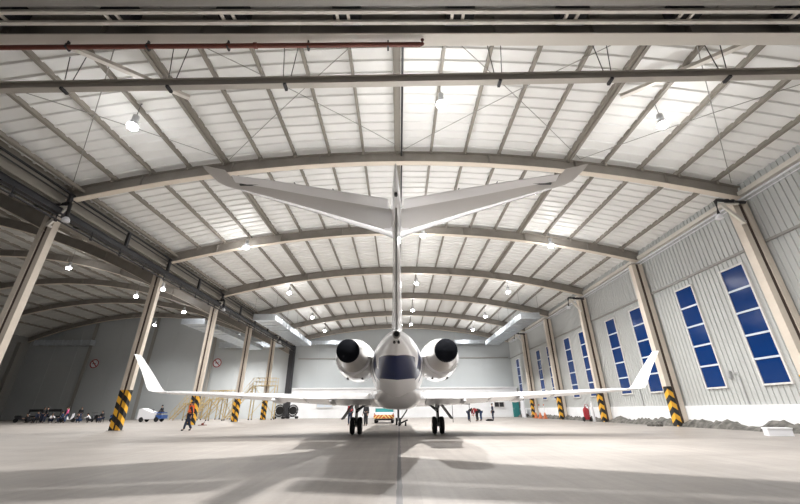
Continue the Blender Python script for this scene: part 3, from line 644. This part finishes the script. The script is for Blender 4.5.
POSES = {'stand': {},
 'walk': dict(kneeL=(-.09,.15,.50), ankL=(-.09,.20,.09), toeL=(-.10,.36,.06), kneeR=(.09,0,.48), ankR=(.09,-.20,.11), toeR=(.10,-.05,.04), elL=(-.24,-.12,1.13), wrL=(-.24,-.10,.88), elR=(.24,.06,1.12), wrR=(.23,.24,.93)),
 'bend': dict(belly=(0,.14,1.06), chest=(0,.34,1.14), neck=(0,.50,1.17), head=(0,.62,1.16), crown=(0,.72,1.18), shL=(-.18,.42,1.14), elL=(-.20,.46,.86), wrL=(-.16,.54,.62), shR=(.18,.42,1.14), elR=(.20,.46,.86), wrR=(.16,.54,.62)),
 'sit': dict(pelvis=(0,-.05,.50), belly=(0,-.02,.67), chest=(0,.06,.85), neck=(0,.10,1.01), head=(0,.14,1.15), crown=(0,.13,1.25), hipL=(-.1,-.02,.47), kneeL=(-.14,.38,.50), ankL=(-.14,.36,.09), toeL=(-.16,.52,.05), hipR=(.1,-.02,.47), kneeR=(.14,.38,.50), ankR=(.14,.36,.09), toeR=(.16,.52,.05),
   shL=(-.18,.07,.94), elL=(-.23,.10,.68), wrL=(-.16,.32,.58), shR=(.18,.07,.94), elR=(.23,.10,.68), wrR=(.16,.32,.58)),
 'squat': dict(pelvis=(0,-.10,.32), belly=(0,0,.46), chest=(0,.14,.62), neck=(0,.22,.77), head=(0,.27,.91), crown=(0,.26,1.01), hipL=(-.1,-.08,.30), kneeL=(-.16,.30,.50), ankL=(-.13,.06,.09), toeL=(-.15,.22,.05), hipR=(.1,-.08,.30), kneeR=(.16,.30,.50), ankR=(.13,.06,.09), toeR=(.15,.22,.05),
   shL=(-.18,.16,.70), elL=(-.22,.34,.54), wrL=(-.12,.52,.50), shR=(.18,.16,.70), elR=(.22,.34,.54), wrR=(.12,.52,.50))}
def person(loc, rz, pose, top, trousers, label, vest=None, cap=None, group=None, sc=1.0):
    r = empty('person', loc, label, 'person', group, rz=rz); r.scale = (sc,)*3
    P = {k: Vector(v) for k, v in {**BASE, **POSES[pose]}.items()}
    pts = []; idx = {}; ed = []
    def v(n, rad, co=None): idx[n] = len(pts); pts.append((tuple(co if co is not None else P[n]), rad))
    def ch(*ns): ed.extend((idx[a], idx[b]) for a, b in zip(ns, ns[1:]))
    for n, rad in (('pelvis',(.13,.10)),('belly',(.12,.09)),('chest',(.14,.10)),('neck',.05),('head',(.075,.09)),('crown',(.06,.07)),('hipL',.08),('kneeL',.055),('ankL',.04),('toeL',.035),('hipR',.08),('kneeR',.055),('ankR',.04),('toeR',.035),('shL',.055),('elL',.04),('wrL',.027),('shR',.055),('elR',.04),('wrR',.027)): v(n, rad)
    ch('pelvis','belly','chest','neck','head','crown')
    for s_ in 'LR':
        ch('pelvis','hip'+s_,'knee'+s_,'ank'+s_,'toe'+s_); ch('chest','sh'+s_,'el'+s_,'wr'+s_)
        w = P['wr'+s_]; dr = (w-P['el'+s_]).normalized(); a = dr.cross(Vector((0,0,1)) if abs(dr.z) < .8 else Vector((1,0,0))).normalized(); bn = a.cross(dr)
        v('palm'+s_, (.036,.018), w+dr*.07); ch('wr'+s_,'palm'+s_)
        for q, (off, ln) in enumerate(((-.030,.062),(-.010,.075),(.010,.078),(.030,.066))):
            v('k%d%s' % (q,s_), .010, w+dr*.10+a*off); v('t%d%s' % (q,s_), .008, w+dr*(.10+ln)+a*off*1.1+bn*.02); ch('palm'+s_,'k%d%s' % (q,s_),'t%d%s' % (q,s_))
        v('th0'+s_, .011, w+dr*.06-a*.045+bn*.01); v('th1'+s_, .009, w+dr*.105-a*.062+bn*.02); ch('palm'+s_,'th0'+s_,'th1'+s_)
    hd = P['crown']-P['head']; fw = Vector((0,1,0)) if pose != 'bend' else Vector((0,.3,-1)).normalized()
    v('nose', .014, P['head']+fw*.10-hd*.1); ch('head','nose')
    skin('body', pts, ed, M['skin'], r)
    # clothes
    T_ = [(P['pelvis'],(.17,.135)),(P['hipL'],.115),(P['kneeL'],.085),(P['ankL']+Vector((0,0,.0)),.07),(P['hipR'],.115),(P['kneeR'],.085),(P['ankR']+Vector((0,0,.0)),.07)]
    skin('trousers', [(tuple(a), b) for a, b in T_], [(0,1),(1,2),(2,3),(0,4),(4,5),(5,6)], trousers, r)
    up = (P['neck']-P['chest'])
    T_ = [(P['chest'],(.17,.125)),(P['belly'],(.155,.12)),(P['pelvis'],(.16,.125)),(P['chest']+up*.7,.085),(P['shL'],.078),(P['elL'],.060),(P['elL'].lerp(P['wrL'],.92),.043),(P['shR'],.078),(P['elR'],.060),(P['elR'].lerp(P['wrR'],.92),.043)]
    skin('jacket', [(tuple(a), b) for a, b in T_], [(0,1),(1,2),(0,3),(0,4),(4,5),(5,6),(0,7),(7,8),(8,9)], top, r)
    if vest: skin('safety_vest', [(tuple(P['chest']+up*.35),(.16,.12)),(tuple(P['chest']),(.215,.165)),(tuple(P['belly']),(.205,.16)),(tuple(P['belly'].lerp(P['pelvis'],.8)),(.205,.165))], [(0,1),(1,2),(2,3)], vest, r, 1)
    for s_ in 'LR':
        skin('shoe', [(tuple(P['ank'+s_]-Vector((0,0,.02))),.055),(tuple(P['toe'+s_]-Vector((0,0,.0))),.045)], [(0,1)], M['black'], r)
    hm = MB(); c = P['head'].lerp(P['crown'],.45)-fw*.025; up_ = hd.normalized(); sd = Vector((1,0,0)); rings = []
    for u in (-.25,0,.25,.5,.75,.95):
        rr = math.sqrt(max(0,1-u*u))*.098; rings.append([c+up_*(u*.115)+(sd*math.cos(2*PI*k/14)*.92+fw*math.sin(2*PI*k/14))*rr for k in range(14)])
    hm.loft(rings)
    if cap: hm.loft([[c+up_*.01+(sd*math.cos(2*PI*k/14)*.075+fw*(math.sin(2*PI*k/14)*.07+.10)) for k in range(14)],[c+up_*.025+(sd*math.cos(2*PI*k/14)*.075+fw*(math.sin(2*PI*k/14)*.07+.10)) for k in range(14)]])
    obj('cap' if cap else 'hair', hm, cap or M['hair'], r, True)
    return r
person((-13.5,25.4,0), PI*.62, 'walk', M['charcoal'], M['navy'], 'person in orange safety vest and dark trousers walking past the columns', M['orange'], M['charcoal'])
person((7.5,42.4,0), -1.3, 'bend', M['charcoal'], M['navy'], 'person in dark clothes bending over, left of the red jacket')
person((8.15,40.9,0), 2.0, 'bend', M['red'], M['charcoal'], 'person in red jacket bending over on the open floor')
person((8.9,42.6,0), 1.8, 'bend', M['charcoal'], M['denim'], 'person in black jacket bending over, right of the red jacket')
person((10.3,43,0), 1.1, 'stand', M['navy'], M['navy'], 'person in navy standing alone near the bending group')
person((-2.65,31.5,0), 2.6, 'stand', M['charcoal'], M['charcoal'], 'person in black standing behind the left main wheels')
person((-4.05,32.5,0), 2.9, 'stand', M['charcoal'], M['navy'], 'person in red vest standing behind the left main wheels', M['redlamp'] if 0 else M['red'])
tb_ = MB(); tb_.box(8.95+.3,41.7,0,10.0,42.05,.14); tb_.box(9.4,41.75,.14,9.85,42.0,.2); tag(obj('tool_case', tb_, M['black']), 'flat black case on the floor beside the bending group', 'tool case')
mb = MB(); mb.tube([(5.1,38,1.62),(7.0,38.2,1.62)], .05, 8); mb.tube([(5.2,38,1.62),(5.2,38,0)], .03, 6); mb.tube([(6.9,38.2,1.62),(6.9,38.2,0)], .03, 6); tag(obj('trestle_bar', mb, M['black']), 'black bar on thin legs under the right wing', 'trestle')
CY = 46.5
def cx(px): return (px-400)/357*(CY*.915)-.25
person((cx(78),CY-.8,0), 2.2, 'stand', M['pink'], M['denim'], 'person in pink top standing before the seated crowd')
for px, ps, tp, tr, l in ((36,'squat','charcoal','charcoal','squatting at the far left of the crowd in black'),(45,'sit','navy','charcoal','sitting second from the left of the crowd in navy'),(52,'stand','charcoal','navy','standing in black behind the white shirt'),(58,'squat','pale','navy','in white shirt squatting with the crowd'),(69,'sit','denim','navy','in blue sitting just left of the pink top'),(86,'squat','navy','denim','in navy squatting just right of the pink top'),(96,'squat','pale','charcoal','in pale top squatting with dark hair, right of the crowd'),(108,'sit','charcoal','navy','in black sitting tall beside the blue scooter')):
    if ps == 'sit':
        st_ = empty('stool', (cx(px),CY,0), 'low dark stool under the person ' + l, 'stool', 'low stools in the crowd')
        mb = MB(); mb.box(-.19,-.22,.33,.19,.16,.37); obj('seat', mb, M['dark'], st_)
        for a in (-.16,.16):
            for b in (-.19,.13): mb = MB(); mb.box(a-.02,b-.02,0,a+.02,b+.02,.33); obj('leg', mb, M['dark'], st_)
    person((cx(px),CY,0), random.uniform(1.8,4.2), ps, M[tp], M[tr], 'person ' + l, group='crowd at the left')
for px, dy, tp, tr, l in ((41,1.0,'charcoal','navy','standing tall in black, leftmost standing of the crowd'),(48,3.2,'navy','charcoal','standing in navy behind the squatting ones, left part of the crowd'),(65,3.0,'charcoal','denim','standing in black behind the white scooter'),(102,3.2,'navy','charcoal','standing in navy behind the pale top, right part of the crowd')):
    person((cx(px),CY+dy,0), random.uniform(2,4), 'stand', M[tp], M[tr], 'person ' + l, group='crowd at the left')
bx = MB(); bx.box(cx(2),CY+4,.0,cx(2)+.12,CY+4.12,1.25); bx.box(cx(36),CY+4,0,cx(36)+.12,CY+4.12,1.25); bx.box(cx(2),CY+3.95,1.2,cx(36)+.12,CY+4.15,1.5); bx.box(cx(2),CY+4.02,.55,cx(36)+.12,CY+4.1,.72)
tag(obj('barrier_rail', bx, M['dark']), 'long dark barrier rail at the far left behind the crowd', 'barrier')
# scooters in the crowd
def scooter(x, y, rz, paint, label):
    r = empty('motor_scooter', (x,y,0), label, 'scooter', 'scooters parked in the crowd', rz=rz)
    for dx in (-.62,.62): mb = MB(); mb.lathe([(.12,-.05),(.22,-.055),(.26,0),(.22,.055),(.12,.05)], (dx,0,.26), 'Y', 18); obj('wheel', mb, M['tyre'], r, True)
    mb = MB(); mb.loft([[(x_,-w,z0),(x_,w,z0),(x_,w*.8,z1),(x_,-w*.8,z1)] for x_, w, z0, z1 in ((-.85,.06,.62,.72),(-.6,.16,.42,.74),(-.1,.17,.32,.68),(.05,.16,.28,.36),(.35,.16,.28,.36),(.42,.18,.30,.85),(.52,.12,.4,1.0),(.6,.04,.5,.95))]); obj('body', mb, paint, r, True)
    mb = MB(); mb.loft([[(x_,-w,.70),(x_,w,.70),(x_,w*.8,.70+h),(x_,-w*.8,.70+h)] for x_, w, h in ((-.8,.09,.09),(-.4,.15,.1),(0,.12,.06))]); obj('seat', mb, M['black'], r, True)
    mb = MB(); mb.tube([(.62,0,.26),(.5,0,.95),(.46,0,1.05)], .03, 8); mb.tube([(.40,-.33,1.05),(.46,-.1,1.07),(.46,.1,1.07),(.40,.33,1.05)], .018, 8); obj('handlebar', mb, M['dark'], r, True)
    mb = MB(); mb.lathe([(.02,.08),(.07,.07),(.08,0)], (.52,0,.9), 'X', 12); obj('headlamp', mb, M['pale'], r, True)
for px, rz, pt, l in ((17,.3,M['dark'],'black scooter at the far left edge of the crowd'),(33,2.9,M['navy'],'navy scooter parked left of the seated people'),(63,.2,M['pale'],'white scooter parked beside the white shirt'),(91,2.6,M['dark'],'black scooter between the squatting people right of the pink top'),(114,.2,M['blue'],'blue scooter parked just left of the hazard striped column')):
    scooter(cx(px), CY+1.6, rz, pt, l)
# white utility cart
CO = Vector((-30.2,47.5,0)); ct = empty('utility_cart', CO, 'white boxy utility cart parked before the left back wall', 'cart')
mb = MB(); mb.loft([[(-31.2,y,.3),(-29.0,y,.3),(-29.0,y,.95),(-29.6,y,1.05),(-30.9,y,1.5),(-31.2,y,1.4)] for y in (46.9,48.1)]); obj('body', mb, M['pale'], ct, False, CO)
mb = MB(); mb.box(-29.4,46.95,.95,-28.4,48.05,1.05); mb.box(-29.1,46.9,.35,-28.3,48.1,.75); obj('seat_bed', mb, M['blue'], ct, False, CO)
for x in (-30.7,-28.9):
    for y in (46.95,48.05): mb = MB(); mb.lathe([(.1,-.09),(.24,-.1),(.28,0),(.24,.1),(.1,.09)], (x,y,.28), 'Y', 18); obj('wheel', mb, M['tyre'], ct, True, CO)
mb = MB(); mb.tube([(-29.7,47.5,.95),(-29.85,47.5,1.35)], .03, 8); mb.lathe([(.17,-.015),(.17,.015)], (-29.87,47.5,1.36), 'Z', 16); obj('steering_wheel', mb, M['black'], ct, True, CO)
person((-28.75,47.5,.58), 1.57, 'sit', M['charcoal'], M['navy'], 'person in dark clothes sitting at the back of the white cart')
# yellow access stands behind the columns
def stand(x, y, w, h, rz, label):
    r = empty('access_stand', (x,y,0), label, 'access stand', 'yellow access stands', rz=rz)
    mb = MB(); mb.box(-w/2,-.6,h-.08,w/2,.6,h); obj('platform', mb, M['yellow'], r)
    for a in (-w/2+.05,w/2-.05):
        for b in (-.55,.55): mb = MB(); mb.box(a-.05,b-.05,.16,a+.05,b+.05,h-.08); obj('leg', mb, M['yellow'], r)
    mb = MB()
    for b in (-.55,.55):
        for zz in (.5,1.0): mb.bar((-w/2,b,h+zz),(w/2,b,h+zz),.05,.05)
        for i in range(5): xx = -w/2+.03+(w-.06)*i/4; mb.box(xx-.025,b-.025,h,xx+.025,b+.025,h+1.02)
    obj('guard_rail', mb, M['yellow'], r)
    mb = MB(); L = h*.75
    for b in (-.5,.5): mb.bar((-w/2-L,b,.12),(-w/2,b,h-.04),.06,.16)
    obj('stringer', mb, M['yellow'], r)
    mb = MB(); n = max(4,int(h/.28))
    for i in range(1,n): u = i/n; mb.box(-w/2-L+L*u-.12,-.5,h*u-.02,-w/2-L+L*u+.12,.5,h*u+.01)
    obj('stair_treads', mb, M['lgrey'], r)
    mb = MB()
    for b in (-.5,.5):
        mb.bar((-w/2-L,b,1.0),(-w/2,b,h+1.0),.05,.05)
        for i in range(4): u = i/3.5; mb.box(-w/2-L+L*u-.02,b-.02,h*u,-w/2-L+L*u+.02,b+.02,h*u+1.0)
    obj('handrail', mb, M['yellow'], r)
    mb = MB(); mb.bar((-w/2,-.55,.3),(w/2,-.55,h-.2),.05,.07); mb.bar((w/2,.55,.3),(-w/2,.55,h-.2),.05,.07); obj('cross_brace', mb, M['yellow'], r)
    for a in (-w/2+.05,w/2-.05):
        for b in (-.55,.55): q = MB(); q.lathe([(.03,-.04),(.08,-.04),(.08,.04),(.03,.04)], (a,b,.08), 'Y', 12); obj('caster', q, M['tyre'], r, True)
stand(-18.9,54,3.2,4.4,0,'tall yellow access stand with railed platform between the far columns')
stand(-23.6,50.6,2.0,2.6,.2,'yellow stair stand behind the second free column'); stand(-25.6,57.8,2.4,3.0,-.1,'yellow stair stand beside the tall platform'); stand(-28.2,53.6,2.0,2.2,.1,'low yellow stair stand leftmost of the group')
# dark wheeled ring stands near the corner
for x, y, l in ((-17.9,58.5,'left of the dark corner column'),(-16.2,59.6,'right of the dark corner column, before the annex')):
    r = empty('engine_dolly', (x,y,0), 'black wheeled dolly with round frame, %s' % l, 'dolly', 'black dollies by the corner')
    mb = MB(); n = 24
    mb.tube([(.75*math.cos(2*PI*i/n),0,1.15+.75*math.sin(2*PI*i/n)) for i in range(n+1)], .09, 8); mb.tube([(.45*math.cos(2*PI*i/n),.3,1.15+.45*math.sin(2*PI*i/n)) for i in range(n+1)], .06, 8)
    for i in range(6): a = i*PI/3; mb.tube([(.75*math.cos(a),0,1.15+.75*math.sin(a)),(.45*math.cos(a),.3,1.15+.45*math.sin(a))], .03, 6)
    mb.lathe([(.02,.1),(.30,.1),(.60,.06),(.60,.16),(.02,.2)], (0,0,1.15), 'Y', 20); obj('round_frame', mb, M['black'], r, True)
    mb = MB(); mb.box(-.8,-.4,.24,.8,.5,.34); mb.box(-.6,-.05,.34,-.5,.05,.9); mb.box(.5,-.05,.34,.6,.05,.9); obj('chassis', mb, M['dark'], r)
    for a in (-.65,.65):
        for b in (-.35,.45): q = MB(); q.lathe([(.04,-.05),(.16,-.06),(.18,0),(.16,.06),(.04,.05)], (a,b,.18), 'Y', 14); obj('wheel', q, M['tyre'], r, True)
# things along the right wall
r = empty('extinguisher_trolley', (18.0,37.6,0), 'red wheeled extinguisher trolley beside the third right column', 'extinguisher')
mb = MB(); mb.lathe([(.05,.14),(.24,.18),(.26,.3),(.26,1.0),(.2,1.16),(.06,1.24),(.06,1.32)], (0,0,0), 'Z', 20); obj('tank', mb, M['red'], r, True)
mb = MB(); mb.tube([(-.2,-.1,.3),(-.2,-.25,1.3),(-.1,-.3,1.5),(.1,-.3,1.5),(.2,-.25,1.3),(.2,-.1,.3)], .025, 8); obj('handle_frame', mb, M['red'], r, True)
mb = MB(); mb.tube([(0,0,1.32),(.15,-.2,1.5),(.3,-.2,1.2),(.32,-.1,.7),(.3,-.05,.4)], .03, 8); obj('hose', mb, M['pale'], r, True)
for dx in (-.32,.32): q = MB(); q.lathe([(.04,-.04),(.19,-.05),(.22,0),(.19,.05),(.04,.04)], (dx,0,.22), 'X', 18); obj('wheel', q, M['tyre'], r, True)
mb = MB(); mb.lathe([(.10,0),(.12,.06),(.12,1.5),(.08,1.62),(.04,1.66),(.04,1.78)], (18.3,36.85,0), 'Z', 16); tag(obj('gas_cylinder', mb, M['pale'], None, True), 'slim white gas cylinder standing behind the red trolley', 'gas cylinder')
for i, (y, l) in enumerate(((48.6,'nearest'),(50.2,'middle'),(51.8,'farthest'))):
    r = empty('barrier_post', (18.1,y,0), 'orange based barrier post by the right wall, %s of three' % l, 'barrier post', 'barrier posts by the right wall')
    mb = MB(); mb.box(-.26,-.26,0,.26,.26,.06); mb.lathe([(.24,.06),(.17,.35),(.07,.7),(.05,.72)], (0,0,0), 'Z', 18); obj('base', mb, M['coneo'], r, True)
    mb = MB(); mb.lathe([(.045,.72),(.04,1.5)], (0,0,0), 'Z', 12); obj('post', mb, M['pale'], r, True)
    mb = MB(); mb.lathe([(.05,1.5),(.06,1.55),(.05,1.68)], (0,0,0), 'Z', 12); obj('post_tip', mb, M['coneo'], r, True)
mb = MB(); mb.box(18.3,56.8,0,18.42,58.4,2.3); mb.box(18.28,56.9,.1,18.3,58.3,2.2); tag(obj('white_board', mb, M['pale']), 'white upright board standing in the far right corner', 'board')
BO = Vector((16.55,17.4,0)); r = empty('white_box', BO, 'low white box lying on the floor near the right wall', 'box')
mb = MB(); mb.box(-.42,-.22,0,.42,.22,.27); obj('box_body', mb, M['pale'], r); mb = MB(); mb.box(-.44,-.24,.27,.44,.24,.33); obj('lid', mb, M['white'], r); r.rotation_euler.z = -.35
mb = MB()
for i in range(7):
    a = i*.9; x, y = 17.6+.28*math.cos(a)*(1+.3*(i%3)), 27.2+.35*math.sin(a)*(1+.2*(i%2)); s_ = .12+.06*((i*5)%4)/3
    mb.loft([[(x+s_*q*math.cos(2*PI*k/7+i), y+s_*q*math.sin(2*PI*k/7+i)*.8, z*s_) for k in range(7)] for q, z in ((1,0),(1.15,.5),(.8,1.1),(.25,1.35))])
tag(obj('debris_pile', mb, M['rubble']), 'small heap of grey rubble left of the second right column', 'rubble', kind='stuff')
mb = MB(); mb.lathe([(.02,-.09),(.09,-.08),(.1,0),(.09,.08),(.02,.09)], (-17.3,34.9,.1), 'X', 16); mb.box(-17.6,34.7,.0,-17.0,35.1,.05); mb.tube([(-17.3,34.9,.1),(-17.0,34.6,.3)], .03, 6); tag(obj('wheel_chock', mb, M['rust']), 'small wheel chock on the floor beside the second free column', 'wheel chock')
# ------------------------------------------------------------------ world and camera
wd = bpy.data.worlds.new('World'); bpy.context.scene.world = wd; wd.use_nodes = True
wd.node_tree.nodes['Background'].inputs[0].default_value = (.93,.96,1,1); wd.node_tree.nodes['Background'].inputs[1].default_value = .10
f, pit, yaw, rol = 356.77, .4162, .0053, -.0070
fw = Vector((math.sin(yaw)*math.cos(pit), math.cos(yaw)*math.cos(pit), math.sin(pit))); rt = Vector((math.cos(yaw),-math.sin(yaw),0)); up = rt.cross(fw)
r2 = rt*math.cos(rol)+up*math.sin(rol); u2 = -rt*math.sin(rol)+up*math.cos(rol)
cam = bpy.data.cameras.new('camera'); cam.sensor_width = 36; cam.lens = f/800*36; cam.clip_end = 500
co = bpy.data.objects.new('camera', cam); C.objects.link(co)
co.matrix_world = Matrix(((r2.x,u2.x,-fw.x,0),(r2.y,u2.y,-fw.y,0),(r2.z,u2.z,-fw.z,1.15),(0,0,0,1)))
sc = bpy.context.scene; sc.camera = co
sc.view_settings.view_transform = 'Standard'; sc.view_settings.look = 'None'; sc.view_settings.gamma = 1; sc.view_settings.exposure = .16
sc.view_settings.use_curve_mapping = False
